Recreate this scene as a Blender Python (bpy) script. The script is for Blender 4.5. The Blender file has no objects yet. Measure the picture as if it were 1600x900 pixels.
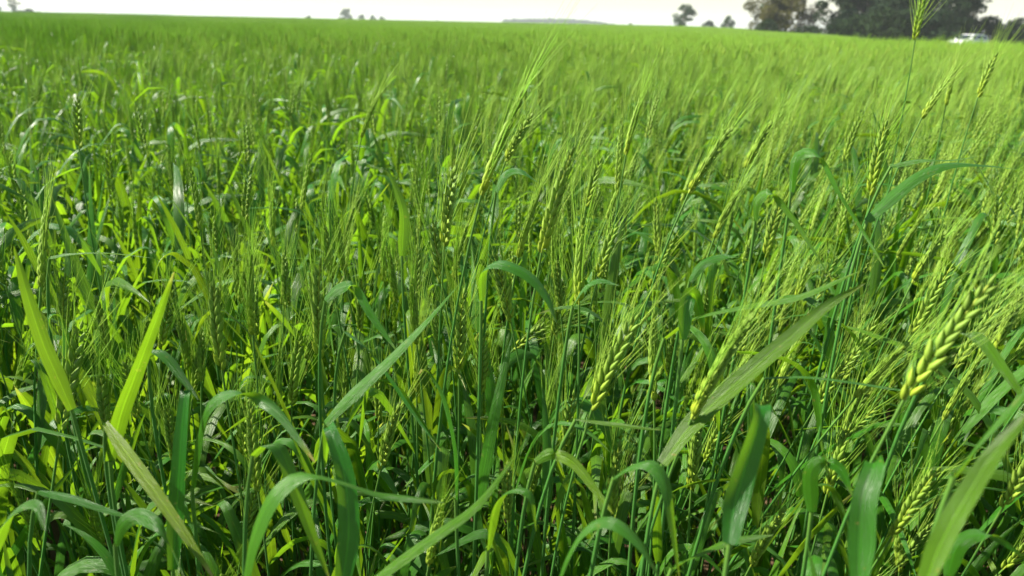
import bpy, math, random
import numpy as np
from mathutils import Vector, Matrix

# ------------------------------------------------------------------ camera, sky, sun, exposure
sc = bpy.context.scene
COL = sc.collection
R = math.radians
HAZE = 0.00042                     # density of the air
EYE = np.array([0.0, 0.0, 1.08])
FPX = 1164.0                       # focal length in pixels of a 1600 px wide picture
PITCH, ROLL = R(19.3), R(1.17)
fwd = np.array([0, math.cos(PITCH), -math.sin(PITCH)])
r0 = np.array([1.0, 0, 0]); u0 = np.cross(r0, fwd)
right = math.cos(ROLL) * r0 + math.sin(ROLL) * u0
up = math.cos(ROLL) * u0 - math.sin(ROLL) * r0
cam = bpy.data.cameras.new('camera'); camo = bpy.data.objects.new('camera', cam); COL.objects.link(camo)
M = Matrix(((right[0], up[0], -fwd[0], EYE[0]), (right[1], up[1], -fwd[1], EYE[1]),
            (right[2], up[2], -fwd[2], EYE[2]), (0, 0, 0, 1)))
camo.matrix_world = M
cam.sensor_width = 36; cam.lens = 36 * FPX / 1600
cam.clip_start = 0.02; cam.clip_end = 20000
cam.dof.use_dof = True; cam.dof.focus_distance = 0.80; cam.dof.aperture_fstop = 7.2
sc.camera = camo
sc.render.resolution_x, sc.render.resolution_y = 1024, 576

SUN_AZ, SUN_EL = R(-80), R(44)     # azimuth from +Y towards +X
sunv = Vector((math.sin(SUN_AZ) * math.cos(SUN_EL), math.cos(SUN_AZ) * math.cos(SUN_EL), math.sin(SUN_EL)))
w = bpy.data.worlds.new('World'); sc.world = w; w.use_nodes = True
nt = w.node_tree; nt.nodes.clear()
sky = nt.nodes.new('ShaderNodeTexSky'); sky.sky_type = 'NISHITA'; sky.sun_disc = False
sky.sun_elevation = SUN_EL; sky.sun_rotation = SUN_AZ
sky.air_density = 1.25; sky.dust_density = 0.35; sky.ozone_density = 1.0
bg = nt.nodes.new('ShaderNodeBackground'); bg.inputs[1].default_value = 0.053
ow = nt.nodes.new('ShaderNodeOutputWorld')
nt.links.new(sky.outputs[0], bg.inputs[0]); nt.links.new(bg.outputs[0], ow.inputs[0])
sl = bpy.data.lights.new('sun', 'SUN'); sl.energy = 4.8; sl.angle = R(0.53); sl.color = (1.0, 0.93, 0.80)
so = bpy.data.objects.new('sun', sl); COL.objects.link(so)
so.rotation_euler = sunv.to_track_quat('Z', 'Y').to_euler()
sc.view_settings.view_transform = 'Standard'; sc.view_settings.look = 'None'
sc.view_settings.exposure = 1.47; sc.view_settings.gamma = 1.0
sc.view_settings.use_curve_mapping = False
cy = sc.cycles
cy.max_bounces = 8; cy.diffuse_bounces = 5; cy.glossy_bounces = 2; cy.transmission_bounces = 5
cy.volume_bounces = 1; cy.use_denoising = True; cy.caustics_reflective = False; cy.caustics_refractive = False

def P(px, py, d):
    """world point seen at picture pixel (px, py), d metres along the lens axis"""
    return EYE + d * (fwd + right * (px - 800) / FPX - up * (py - 450) / FPX)

def smooth(a, b, x):
    t = np.clip((np.asarray(x, float) - a) / (b - a), 0, 1)
    return t * t * (3 - 2 * t)

def terrain(x, y):
    x = np.asarray(x, float); y = np.asarray(y, float)
    a = x / np.maximum(np.abs(y), 12.0)
    Lw = 1 - smooth(0.20, 0.45, a)
    r = np.hypot(x, y)
    rise = 0.95 * smooth(25, 170, r) - 1.2 * smooth(190, 420, r) * (r < 5000)
    drop = -0.50 * smooth(15, 42, r) + 0.40 * smooth(46, 60, r)
    n = 0.03 * np.sin(x * 0.21 + 1.3) * np.sin(y * 0.17) * smooth(4, 15, r)
    f = (y > 0)
    return (rise * Lw + drop * (1 - Lw)) * f + n

def crop_edge(a):
    return 45 + 165 * (1 - smooth(0.30, 0.44, a))

# ------------------------------------------------------------------ materials
def newmat(name):
    m = bpy.data.materials.new(name); m.use_nodes = True
    t = m.node_tree; t.nodes.clear()
    return m, t, t.nodes, t.links

def mixrgb(N, L, fac, a, b, mode='MIX'):
    n = N.new('ShaderNodeMix'); n.data_type = 'RGBA'; n.blend_type = mode
    for sock, v in ((n.inputs[0], fac), (n.inputs[6], a), (n.inputs[7], b)):
        if hasattr(v, 'links'): L.new(v, sock)
        elif isinstance(v, (int, float)): sock.default_value = v
        else: sock.default_value = (*v, 1)
    return n.outputs[2]

def math_(N, L, op, a, b=0.0):
    n = N.new('ShaderNodeMath'); n.operation = op
    for sock, v in ((n.inputs[0], a), (n.inputs[1], b)):
        if hasattr(v, 'links'): L.new(v, sock)
        else: sock.default_value = v
    return n.outputs[0]

def plant_mat(name, green, yellow, trans, tfac, rough, spec=0.5, stripes=0.0, wax=None, objcol=False, noise=0.25, back=None):
    m, t, N, L = newmat(name)
    at = N.new('ShaderNodeAttribute'); at.attribute_name = 'tint'
    sp = N.new('ShaderNodeSeparateXYZ'); L.new(at.outputs['Vector'], sp.inputs[0])
    c = mixrgb(N, L, sp.outputs[0], green, yellow)
    if stripes:      # dry straw-coloured tips
        st = math_(N, L, 'MULTIPLY', math_(N, L, 'SUBTRACT', sp.outputs[0], 0.72), 3.5); t.nodes[-1].use_clamp = True
        c = mixrgb(N, L, st, c, (.46, .33, .12))
    no = N.new('ShaderNodeTexNoise'); no.inputs['Scale'].default_value = 35; no.inputs['Detail'].default_value = 3
    geo = N.new('ShaderNodeNewGeometry'); L.new(geo.outputs['Position'], no.inputs['Vector'])
    k = math_(N, L, 'MULTIPLY_ADD', no.outputs[0], noise * 2); t.nodes[-1].inputs[2].default_value = 1 - noise
    k = math_(N, L, 'MULTIPLY', k, sp.outputs[1])
    if stripes:
        cv = N.new('ShaderNodeCombineXYZ'); px_ = N.new('ShaderNodeSeparateXYZ'); L.new(geo.outputs['Position'], px_.inputs[0])
        L.new(math_(N, L, 'MULTIPLY', sp.outputs[2], 16), cv.inputs[0])
        L.new(math_(N, L, 'MULTIPLY', px_.outputs[2], 7), cv.inputs[1]); L.new(math_(N, L, 'MULTIPLY', px_.outputs[0], 9), cv.inputs[2])
        vn = N.new('ShaderNodeTexNoise'); vn.inputs['Scale'].default_value = 1.0; vn.inputs['Detail'].default_value = 4; vn.inputs['Roughness'].default_value = .65
        L.new(cv.outputs[0], vn.inputs['Vector'])
        s = math_(N, L, 'MULTIPLY', math_(N, L, 'SUBTRACT', vn.outputs[0], 0.5), 4.0)
        s2 = math_(N, L, 'MULTIPLY_ADD', s, stripes); t.nodes[-1].inputs[2].default_value = 1.0
        du = math_(N, L, 'ABSOLUTE', math_(N, L, 'SUBTRACT', sp.outputs[2], 0.5))
        rib = math_(N, L, 'LESS_THAN', du, 0.035)
        s2 = math_(N, L, 'ADD', s2, math_(N, L, 'MULTIPLY', rib, 0.35))
        k = math_(N, L, 'MULTIPLY', k, s2)
    if stripes:      # small yellow-brown flecks of wear
        fn = N.new('ShaderNodeTexNoise'); fn.inputs['Scale'].default_value = 160; fn.inputs['Detail'].default_value = 2; L.new(geo.outputs['Position'], fn.inputs['Vector'])
        c = mixrgb(N, L, math_(N, L, 'MULTIPLY', math_(N, L, 'GREATER_THAN', fn.outputs[0], 0.70), 0.55), c, (.30, .24, .05))
    sc_ = N.new('ShaderNodeVectorMath'); sc_.operation = 'SCALE'; L.new(c, sc_.inputs[0]); L.new(k, sc_.inputs['Scale'])
    c = sc_.outputs[0]
    if objcol:
        oi = N.new('ShaderNodeObjectInfo'); c = mixrgb(N, L, 1.0, c, oi.outputs['Color'], 'MULTIPLY')
    tc = mixrgb(N, L, 0.6, c, trans)
    s3 = N.new('ShaderNodeVectorMath'); s3.operation = 'MULTIPLY'; L.new(tc, s3.inputs[0])
    cb = N.new('ShaderNodeCombineXYZ')
    for q in range(3): L.new(k, cb.inputs[q])
    L.new(cb.outputs[0], s3.inputs[1]); tc = s3.outputs[0]
    base = c
    if back: base = mixrgb(N, L, math_(N, L, 'MULTIPLY', geo.outputs['Backfacing'], 0.6), c, back)
    pr = N.new('ShaderNodeBsdfPrincipled'); L.new(base, pr.inputs['Base Color'])
    pr.inputs['Roughness'].default_value = rough; pr.inputs['Specular IOR Level'].default_value = spec
    if wax:
        pr.inputs['Sheen Weight'].default_value = wax[0]; pr.inputs['Sheen Roughness'].default_value = 0.45
        pr.inputs['Sheen Tint'].default_value = (*wax[1], 1)
    if stripes:
        bp = N.new('ShaderNodeBump'); bp.inputs['Strength'].default_value = 0.6; bp.inputs['Distance'].default_value = 0.0006
        L.new(s, bp.inputs['Height']); L.new(bp.outputs[0], pr.inputs['Normal'])
    tr = N.new('ShaderNodeBsdfTranslucent'); L.new(tc, tr.inputs['Color'])
    mx = N.new('ShaderNodeMixShader'); mx.inputs[0].default_value = tfac
    L.new(pr.outputs[0], mx.inputs[1]); L.new(tr.outputs[0], mx.inputs[2])
    o = N.new('ShaderNodeOutputMaterial'); L.new(mx.outputs[0], o.inputs[0])
    return m

M_LEAF = plant_mat('leaf', (0.018, 0.150, 0.006), (0.27, 0.31, 0.010), (0.25, 0.44, 0.010), 0.48, 0.33, 0.55, 0.18,
                   wax=(0.04, (0.75, 0.95, 0.9)), back=(0.055, 0.20, 0.010))
M_STEM = plant_mat('stem', (0.05, 0.18, 0.028), (0.22, 0.26, 0.03), (0.10, 0.25, 0.02), 0.12, 0.42, 0.4, noise=0.15,
                   wax=(0.05, (0.8, 0.95, 0.9)))
M_EAR = plant_mat('ear', (0.19, 0.32, 0.045), (0.42, 0.50, 0.05), (0.34, 0.48, 0.02), 0.28, 0.5, 0.25, objcol=True, noise=0.2)
M_AWN = plant_mat('awn', (0.25, 0.50, 0.05), (0.52, 0.58, 0.12), (0.42, 0.60, 0.06), 0.42, 0.4, 0.35, noise=0.1)

def tree_mat(name, col, trans, tf=0.25):
    m, t, N, L = newmat(name)
    no = N.new('ShaderNodeTexNoise'); no.inputs['Scale'].default_value = 0.9; no.inputs['Detail'].default_value = 4
    geo = N.new('ShaderNodeNewGeometry'); L.new(geo.outputs['Position'], no.inputs['Vector'])
    oi = N.new('ShaderNodeObjectInfo')
    c = mixrgb(N, L, no.outputs[0], tuple(v * 0.6 for v in col), tuple(v * 1.5 for v in col))
    c = mixrgb(N, L, math_(N, L, 'MULTIPLY', oi.outputs['Random'], 0.5), c, tuple(v * 1.1 for v in trans))
    d = N.new('ShaderNodeBsdfPrincipled'); L.new(c, d.inputs['Base Color']); d.inputs['Roughness'].default_value = 0.8; d.inputs['Specular IOR Level'].default_value = 0.1
    tr = N.new('ShaderNodeBsdfTranslucent'); tr.inputs[0].default_value = (*trans, 1)
    mx = N.new('ShaderNodeMixShader'); mx.inputs[0].default_value = tf
    L.new(d.outputs[0], mx.inputs[1]); L.new(tr.outputs[0], mx.inputs[2])
    o = N.new('ShaderNodeOutputMaterial'); L.new(mx.outputs[0], o.inputs[0])
    return m

def simple(name, col, rough=0.6, spec=0.5, noise=None, metal=0.0, nscale=3.0):
    m, t, N, L = newmat(name)
    p = N.new('ShaderNodeBsdfPrincipled'); p.inputs['Base Color'].default_value = (*col, 1)
    p.inputs['Roughness'].default_value = rough; p.inputs['Specular IOR Level'].default_value = spec
    p.inputs['Metallic'].default_value = metal
    if noise:
        no = N.new('ShaderNodeTexNoise'); no.inputs['Scale'].default_value = nscale; no.inputs['Detail'].default_value = 6
        geo = N.new('ShaderNodeNewGeometry'); L.new(geo.outputs['Position'], no.inputs['Vector'])
        L.new(mixrgb(N, L, no.outputs[0], noise, col), p.inputs['Base Color'])
    o = N.new('ShaderNodeOutputMaterial'); L.new(p.outputs[0], o.inputs[0])
    return m

M_TREE = tree_mat('dark_foliage', (0.015, 0.032, 0.013), (0.03, 0.055, 0.012), 0.10)
M_OLIVE = tree_mat('olive_foliage', (0.085, 0.085, 0.03), (0.13, 0.12, 0.03))
M_BARE = tree_mat('bare_twigs', (0.12, 0.11, 0.10), (0.12, 0.12, 0.08), 0.1)
M_FARTREE = tree_mat('far_foliage', (0.045, 0.085, 0.035), (0.07, 0.12, 0.03))
M_BARK = simple('bark', (0.11, 0.085, 0.06), 0.9, 0.2, (0.05, 0.04, 0.03), nscale=4)

# ------------------------------------------------------------------ mesh builder
class MB:
    def __init__(s): s.v, s.f, s.t, s.n, s.m = [], [], [], 0, []
    def add(s, v, f, t=None, mi=0):
        v = np.asarray(v, float); s.v.append(v)
        s.f.extend([tuple(int(i) + s.n for i in q) for q in f]); s.m.extend([mi] * len(f))
        if t is None: t = np.tile((0.0, 1.0, 0.0), (len(v), 1))
        s.t.append(np.asarray(t, float)); s.n += len(v)
    def merge(s, o, mi=0, X=None):
        """append another builder, optionally transformed by X(verts)"""
        v = np.concatenate(o.v); t = np.concatenate(o.t)
        if X is not None: v = X(v)
        s.add(v, o.f, t, mi)
    def mesh(s, name, mats):
        me = bpy.data.meshes.new(name)
        v = np.concatenate(s.v)
        me.from_pydata(v.tolist(), [], s.f)
        a = me.attributes.new('tint', 'FLOAT_VECTOR', 'POINT')
        a.data.foreach_set('vector', np.concatenate(s.t).astype(np.float32).ravel())
        for m in (mats if isinstance(mats, (list, tuple)) else [mats]): me.materials.append(m)
        if len(me.materials) > 1: me.polygons.foreach_set('material_index', s.m)
        me.polygons.foreach_set('use_smooth', [True] * len(me.polygons)); me.update()
        return me

def norm(v): return v / (np.linalg.norm(v, axis=-1, keepdims=True) + 1e-12)

def tube(mb, pts, rad, sides=5, tint=(0, 1, 0), tints=None):
    pts = np.asarray(pts, float); n = len(pts)
    T = norm(np.gradient(pts, axis=0))
    ref = np.array([0.31, 0.95, 0.05]) if abs(T[0][1]) < 0.8 else np.array([1.0, 0, 0.1])
    A = norm(np.cross(T, ref)); B = np.cross(T, A)
    rad = np.broadcast_to(rad, (n,))
    an = np.linspace(0, 2 * math.pi, sides, endpoint=False)
    v = (pts[:, None] + rad[:, None, None] * (A[:, None] * np.cos(an)[None, :, None] + B[:, None] * np.sin(an)[None, :, None])).reshape(-1, 3)
    f = [(i * sides + j, i * sides + (j + 1) % sides, (i + 1) * sides + (j + 1) % sides, (i + 1) * sides + j)
         for i in range(n - 1) for j in range(sides)]
    t = np.tile(tint, (len(v), 1)) if tints is None else np.repeat(tints, sides, axis=0)
    mb.add(v, f, t)

def ribbon(mb, pts, wvec, width, yellow, bright, fold=0.18, cols=3):
    """leaf blade: centre line pts, unit width vectors wvec, full widths"""
    pts = np.asarray(pts, float); n = len(pts)
    T = norm(np.gradient(pts, axis=0)); W = wvec - T * (wvec * T).sum(1, keepdims=True); W = norm(W)
    Nn = np.cross(W, T)
    us = np.linspace(-0.5, 0.5, cols)
    v = np.stack([pts + W * (width * u)[:, None] + Nn * (width * (abs(u) * 2) ** 1.3 * fold)[:, None] for u in us], 1).reshape(-1, 3)
    f = [(i * cols + j, i * cols + j + 1, (i + 1) * cols + j + 1, (i + 1) * cols + j) for i in range(n - 1) for j in range(cols - 1)]
    s = np.linspace(0, 1, n)
    yy = np.clip(yellow + 0.0 * s, 0, 1) if np.isscalar(yellow) else np.clip(yellow, 0, 1)
    t = np.zeros((n, cols, 3)); t[:, :, 0] = np.asarray(yy)[:, None]; t[:, :, 1] = bright; t[:, :, 2] = us[None] + 0.5
    mb.add(v, f, t.reshape(-1, 3))

def wprofile(s): return (1 - s ** 2.6) ** 0.85 * (0.55 + 0.45 * np.minimum(1, s / 0.18))

def gen_leaf(rng, base, tang, az, L, W, kind, n=11, cols=3, wind=0.0, yellow=None):
    mb = MB()
    th0 = math.acos(max(-1, min(1, tang[2]))) * 0.4 + R(rng.uniform(8, 26))
    if kind == 'erect': D, s0, wd = R(rng.uniform(5, 30)), rng.uniform(.4, .8), .3
    elif kind == 'arch': D, s0, wd = R(rng.uniform(70, 130)), rng.uniform(.48, .78), rng.uniform(.06, .17)
    else: D, s0, wd = R(rng.uniform(105, 155)), rng.uniform(.5, .8), .04
    s = np.linspace(0, 1, n)
    if kind == 'kink':  # more rings round the bend
        s = np.sort(np.concatenate([np.linspace(0, 1, n - 4), s0 + np.array([-.06, -.02, .02, .06])]))
    th = th0 + D / (1 + np.exp(-(s - s0) / wd)) - D / (1 + np.exp(s0 / wd))
    phi = az + rng.uniform(-.5, .5) * s
    ds = np.diff(s, prepend=0)[:, None] * L
    d = np.stack([np.sin(th) * np.cos(phi) + wind * s, np.sin(th) * np.sin(phi), np.cos(th)], 1); d = norm(d)
    pts = base + np.cumsum(d * ds, axis=0)
    tw = rng.uniform(-1.8, 1.8) * s ** 1.3 + rng.uniform(-.25, .25)
    H = np.stack([-np.sin(phi), np.cos(phi), 0 * phi], 1)
    Nn = np.cross(H, d)
    Wv = H * np.cos(tw)[:, None] + Nn * np.sin(tw)[:, None]
    y0 = yellow if yellow is not None else rng.uniform(.45, .8) if (base[2] < .33 and rng.random() < .4) else (rng.uniform(0, .22) if rng.random() < .8 else rng.uniform(.25, .6))
    tip = rng.choice([0, 0, 0, .5, 1.0])
    ribbon(mb, pts, Wv, W * wprofile(s), y0 + tip * smooth(.82, .97, s), rng.uniform(.75, 1.25), rng.uniform(.06, .25), cols)
    return mb

def spikelet_mesh(sides=5, rings=4, lobes=3, L=0.0130, r=0.00190):
    mb = MB()
    for k in range(lobes):
        ang = 0 if lobes == 1 else (k - (lobes - 1) / 2)
        off = np.array([0.0009 * ang, 0.0004 * abs(ang), 0.0]); ln = L * (1 - 0.14 * abs(ang)); rr = r * (1.0 if ang == 0 else .85)
        z = np.linspace(0, 1, rings + 2)
        rad = rr * np.sin(np.pi * z ** 0.62) ** 1.05 + 0.0001; rad[0] = rr * .35; rad[-1] = 0.0001
        dx = 0.13 * ang
        pts = off + np.stack([dx * z * ln * (1.2 - .5 * z), 0.10 * z * ln * (1 if ang == 0 else .3), z * ln], 1)
        ts = np.stack([0.12 * z, 1.15 - 0.35 * np.abs(z - .55), 0 * z], 1)
        tube(mb, pts, rad, sides, tints=ts)
    return mb
SPK_HI, SPK_LO = spikelet_mesh(6, 4, 3), spikelet_mesh(4, 2, 2, r=0.0026)

def frame_from(axis, side):
    z = norm(axis); x = norm(side - z * np.dot(side, z)); y = np.cross(z, x)
    return np.stack([x, y, z], 1)     # columns

def ear_layout(rng, base, d, L, n, bend):
    """rachis points and, for each spikelet, (position, 3x3 frame, scale, t)"""
    side = norm(np.cross(d, np.array([math.cos(a := rng.uniform(0, 6.28)), math.sin(a), 0.1])))
    t = np.linspace(0, 1, 9)
    pts = base + d * (t * L)[:, None] + bend * (t ** 2 * L)[:, None]
    sp = []
    for k in range(n):
        tk = k / (n - 0.3)
        p = base + d * tk * L + bend * tk ** 2 * L; ax = norm(d + 2 * bend * tk)
        sg = 1 if k % 2 else -1
        if k == n - 1: o = ax; sg = 0
        else: o = norm(ax * math.cos(R(17)) + side * sg * math.sin(R(17)))
        size = (0.72 + 0.5 * math.sin(math.pi * min(1, tk * 0.9 + 0.18))) * rng.uniform(.93, 1.07)
        nrm = np.cross(ax, side) * (1 if rng.random() < .5 else -1)
        F = frame_from(o, nrm)        # lobes spread across the flat of the ear
        sp.append((p + side * sg * 0.0014, F, size, tk, o, ax))
    return pts, sp

def awns_mb(rng, sp, length, r=0.00032, per=2, segs=3, wind=None, spread=1.0, yellow=.15):
    mb = MB()
    for (p, F, sz, tk, o, ax) in sp:
        for q in range(int(per) + (rng.random() < per - int(per))):
            tip = p + o * 0.0125 * sz
            jit = rng.normal(0, 0.12 * spread, 3)
            d0 = norm(ax * 0.97 + (o - ax) * 0.80 * spread + jit)
            L = length * (1.0 - 0.25 * abs(tk - .45)) * rng.uniform(.75, 1.12)
            s = np.linspace(0, 1, segs + 1)
            w_ = np.zeros(3) if wind is None else wind
            pts = tip + d0 * (s * L)[:, None] + (w_ + rng.normal(0, .03, 3)) * (s ** 2 * L)[:, None]
            tube(mb, pts, r * (1 - .82 * s), 3, tint=(yellow + rng.uniform(0, .3), rng.uniform(.8, 1.25), 0))
    return mb

def spike_xf(p, F, sz): return lambda v: p + (v * sz) @ F.T

def stem_mb(pts, r0_=0.0019, r1=0.0011, sheath=0.72, sides=6, bright=1.0):
    mb = MB(); n = len(pts); s = np.linspace(0, 1, n)
    rad = r0_ + (r1 - r0_) * s; rad = rad + 0.0004 * (s < sheath)
    for nd in (0.22, 0.45, 0.66): rad = rad + 0.0005 * np.exp(-((s - nd) / 0.012) ** 2)
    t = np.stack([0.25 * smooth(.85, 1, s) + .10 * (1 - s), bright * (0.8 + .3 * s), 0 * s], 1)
    tube(mb, pts, rad, sides, tints=t)
    return mb

def at_curve(pts, s):
    f = s * (len(pts) - 1); i = min(int(f), len(pts) - 2); return pts[i] + (pts[i + 1] - pts[i]) * (f - i), norm(pts[i + 1] - pts[i])

def gen_plant(rng, lean, eared, hi=True, H=None):
    """part builders of one plant standing at the origin and leaning to +x: dict of stem, leaves, ear..."""
    H = H or rng.uniform(.68, .84)
    n = 16 if hi else 8
    s = np.linspace(0, 1, n)
    by = rng.uniform(-.06, .06)
    pts = np.stack([lean * H * s ** 2.4 + rng.uniform(-.01, .01) * np.sin(s * 5), by * s ** 2, H * s * (1 - 0.25 * lean * s)], 1)
    if not eared: pts = pts[:int(n * .88)]
    out = {'stem': stem_mb(pts, sides=6 if hi else 4, bright=rng.uniform(.85, 1.15)), 'leaves': []}
    az0 = rng.uniform(0, 6.28)
    hs = [.30, .47, .62, .78] if eared else [.38, .52, .68, .84, .97]
    for k, h in enumerate(hs):
        p, tg = at_curve(pts, min(.99, h * rng.uniform(.95, 1.04)))
        az = az0 + k * math.pi + rng.uniform(-.6, .6)
        az = math.atan2(math.sin(az), math.cos(az) + lean * 1.6)
        kd = rng.choice(['erect', 'arch', 'arch', 'kink'] if k >= len(hs) - 2 else ['erect', 'arch', 'arch'])
        if not eared and k >= len(hs) - 2: kd = rng.choice(['erect', 'arch', 'kink', 'arch', 'kink'])
        L = rng.uniform(.18, .34) * (0.85 if k == len(hs) - 1 else 1)
        out['leaves'].append(gen_leaf(rng, p, tg, az, L, rng.uniform(.011, .020), kd, 12 if hi else 8, 3, wind=lean * .6))
    if eared:
        d = norm(pts[-1] - pts[-3]); L = rng.uniform(.072, .098)
        bend = np.array([lean * .5, rng.uniform(-.1, .1), -.1 * lean])
        rp, sp = ear_layout(rng, pts[-1], d, L, 19 if hi else 17, bend)
        out['rachis'] = rp; out['sp'] = sp
        out['awns'] = awns_mb(rng, sp, rng.uniform(.058, .085), 0.00038 if hi else 0.00044, 1.3, 3 if hi else 2,
                              np.array([lean * .1, 0, .05]), yellow=rng.uniform(0, .3))
    return out

def spk_color(tk, rng, amt=1.0):
    """yellow towards the ear's foot, green above"""
    y = amt * max(0.0, 1 - tk / 0.45) ** 1.2 * rng.uniform(.6, 1.0)
    g = rng.uniform(.85, 1.15)
    return ((1.0 + .9 * y) * g, (1.0 + .5 * y) * g, (1 - .3 * y) * g)

# ------------------------------------------------------------------ objects
def tag(o, label=None, cat=None, group=None, kind=None):
    if label: o['label'] = label
    if cat: o['category'] = cat
    if group: o['group'] = group
    if kind: o['kind'] = kind
    return o
def obj(name, me, parent=None):
    o = bpy.data.objects.new(name, me); COL.objects.link(o)
    if parent is not None: o.parent = parent
    return o
def empty(name, loc, rz=0.0):
    o = bpy.data.objects.new(name, None); COL.objects.link(o); o.location = loc; o.rotation_euler = (0, 0, rz)
    o.empty_display_size = 0.05
    return o

SPK_ME = SPK_HI.mesh('spikelet', M_EAR)
SPK_ME_LO = SPK_LO.mesh('spikelet_small', M_EAR)
wrng = np.random.default_rng(11); prng = random.Random(5)

class RNG(random.Random):
    def normal(self, m, s, n): return wrng.normal(m, s, n)

def plant_objects(name, parts, root, split_ear=True, hi=True):
    """turn gen_plant's builders into child objects of root"""
    rng = random.Random(len(parts['leaves']) * 7 + int(1000 * abs(parts['stem'].v[0][0][0])))
    amt = rng.uniform(.15, 1.0)
    obj('stem', parts['stem'].mesh('stem', M_STEM), root)
    for lf in parts['leaves']: obj('leaf', lf.mesh('leaf', M_LEAF), root)
    if 'sp' in parts:
        mb = MB(); tube(mb, parts['rachis'], 0.0009, 5, (.6, 1, 0))
        if not split_ear:
            for (p, F, sz, tk, o, ax) in parts['sp']: merge_spk(mb, SPK_LO if not hi else SPK_HI, p, F, sz, tk, rng)
        e = obj('ear', mb.mesh('ear', M_EAR), root)
        if split_ear:
            for (p, F, sz, tk, o, ax) in parts['sp']:
                k = obj('spikelet', SPK_ME, e)
                m = Matrix(((*(F[0] * sz), p[0]), (*(F[1] * sz), p[1]), (*(F[2] * sz), p[2]), (0, 0, 0, 1)))
                k.matrix_local = m; k.color = (*spk_color(tk, rng, amt), 1)
        a = obj('awns', parts['awns'].mesh('awns', M_AWN), e); a['kind'] = 'stuff'
    return root

def merge_spk(mb, S, p, F, sz, tk, rng):
    v = p + (np.concatenate(S.v) * sz) @ F.T; t = np.concatenate(S.t).copy()
    y = .6 * max(0.0, 1 - tk / 0.45) ** 1.2 * rng.uniform(.3, 1.0)
    t[:, 0] = np.clip(t[:, 0] + .75 * y, 0, 1); t[:, 1] *= rng.uniform(.85, 1.15)
    mb.add(v, S.f, t)

# ------------------------------------------------------------------ the plants nearest the lens, one by one
def bez(p0, p1, p2, p3, n):
    t = np.linspace(0, 1, n)[:, None]
    return (1 - t) ** 3 * p0 + 3 * t * (1 - t) ** 2 * p1 + 3 * t * t * (1 - t) * p2 + t ** 3 * p3

def catmull(pts, n):
    p = np.asarray(pts, float); p = np.vstack([2 * p[0] - p[1], p, 2 * p[-1] - p[-2]])
    seg = len(p) - 3; out = []
    for u in np.linspace(0, seg - 1e-6, n * 4):
        i = int(u); t = u - i; a, b, c, d = p[i:i + 4]
        out.append(0.5 * (2 * b + (c - a) * t + (2 * a - 5 * b + 4 * c - d) * t * t + (3 * b - a - 3 * c + d) * t ** 3))
    out = np.array(out); L = np.r_[0, np.cumsum(np.linalg.norm(np.diff(out, axis=0), axis=1))]
    q = np.linspace(0, L[-1], n)
    return np.stack([np.interp(q, L, out[:, k]) for k in range(3)], 1)

def stem_to(rng, top, d, back=0.32, n=18):
    g = top - d * back * .6; g = np.array([g[0] + rng.uniform(-.03, .03), g[1] + rng.uniform(-.02, .05), 0.0])
    g[2] = float(terrain(g[0], g[1]))
    return bez(g, g + np.array([0, 0, .35 * top[2]]), top - d * back * .8, top, n)

HERO_XY = []
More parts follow.
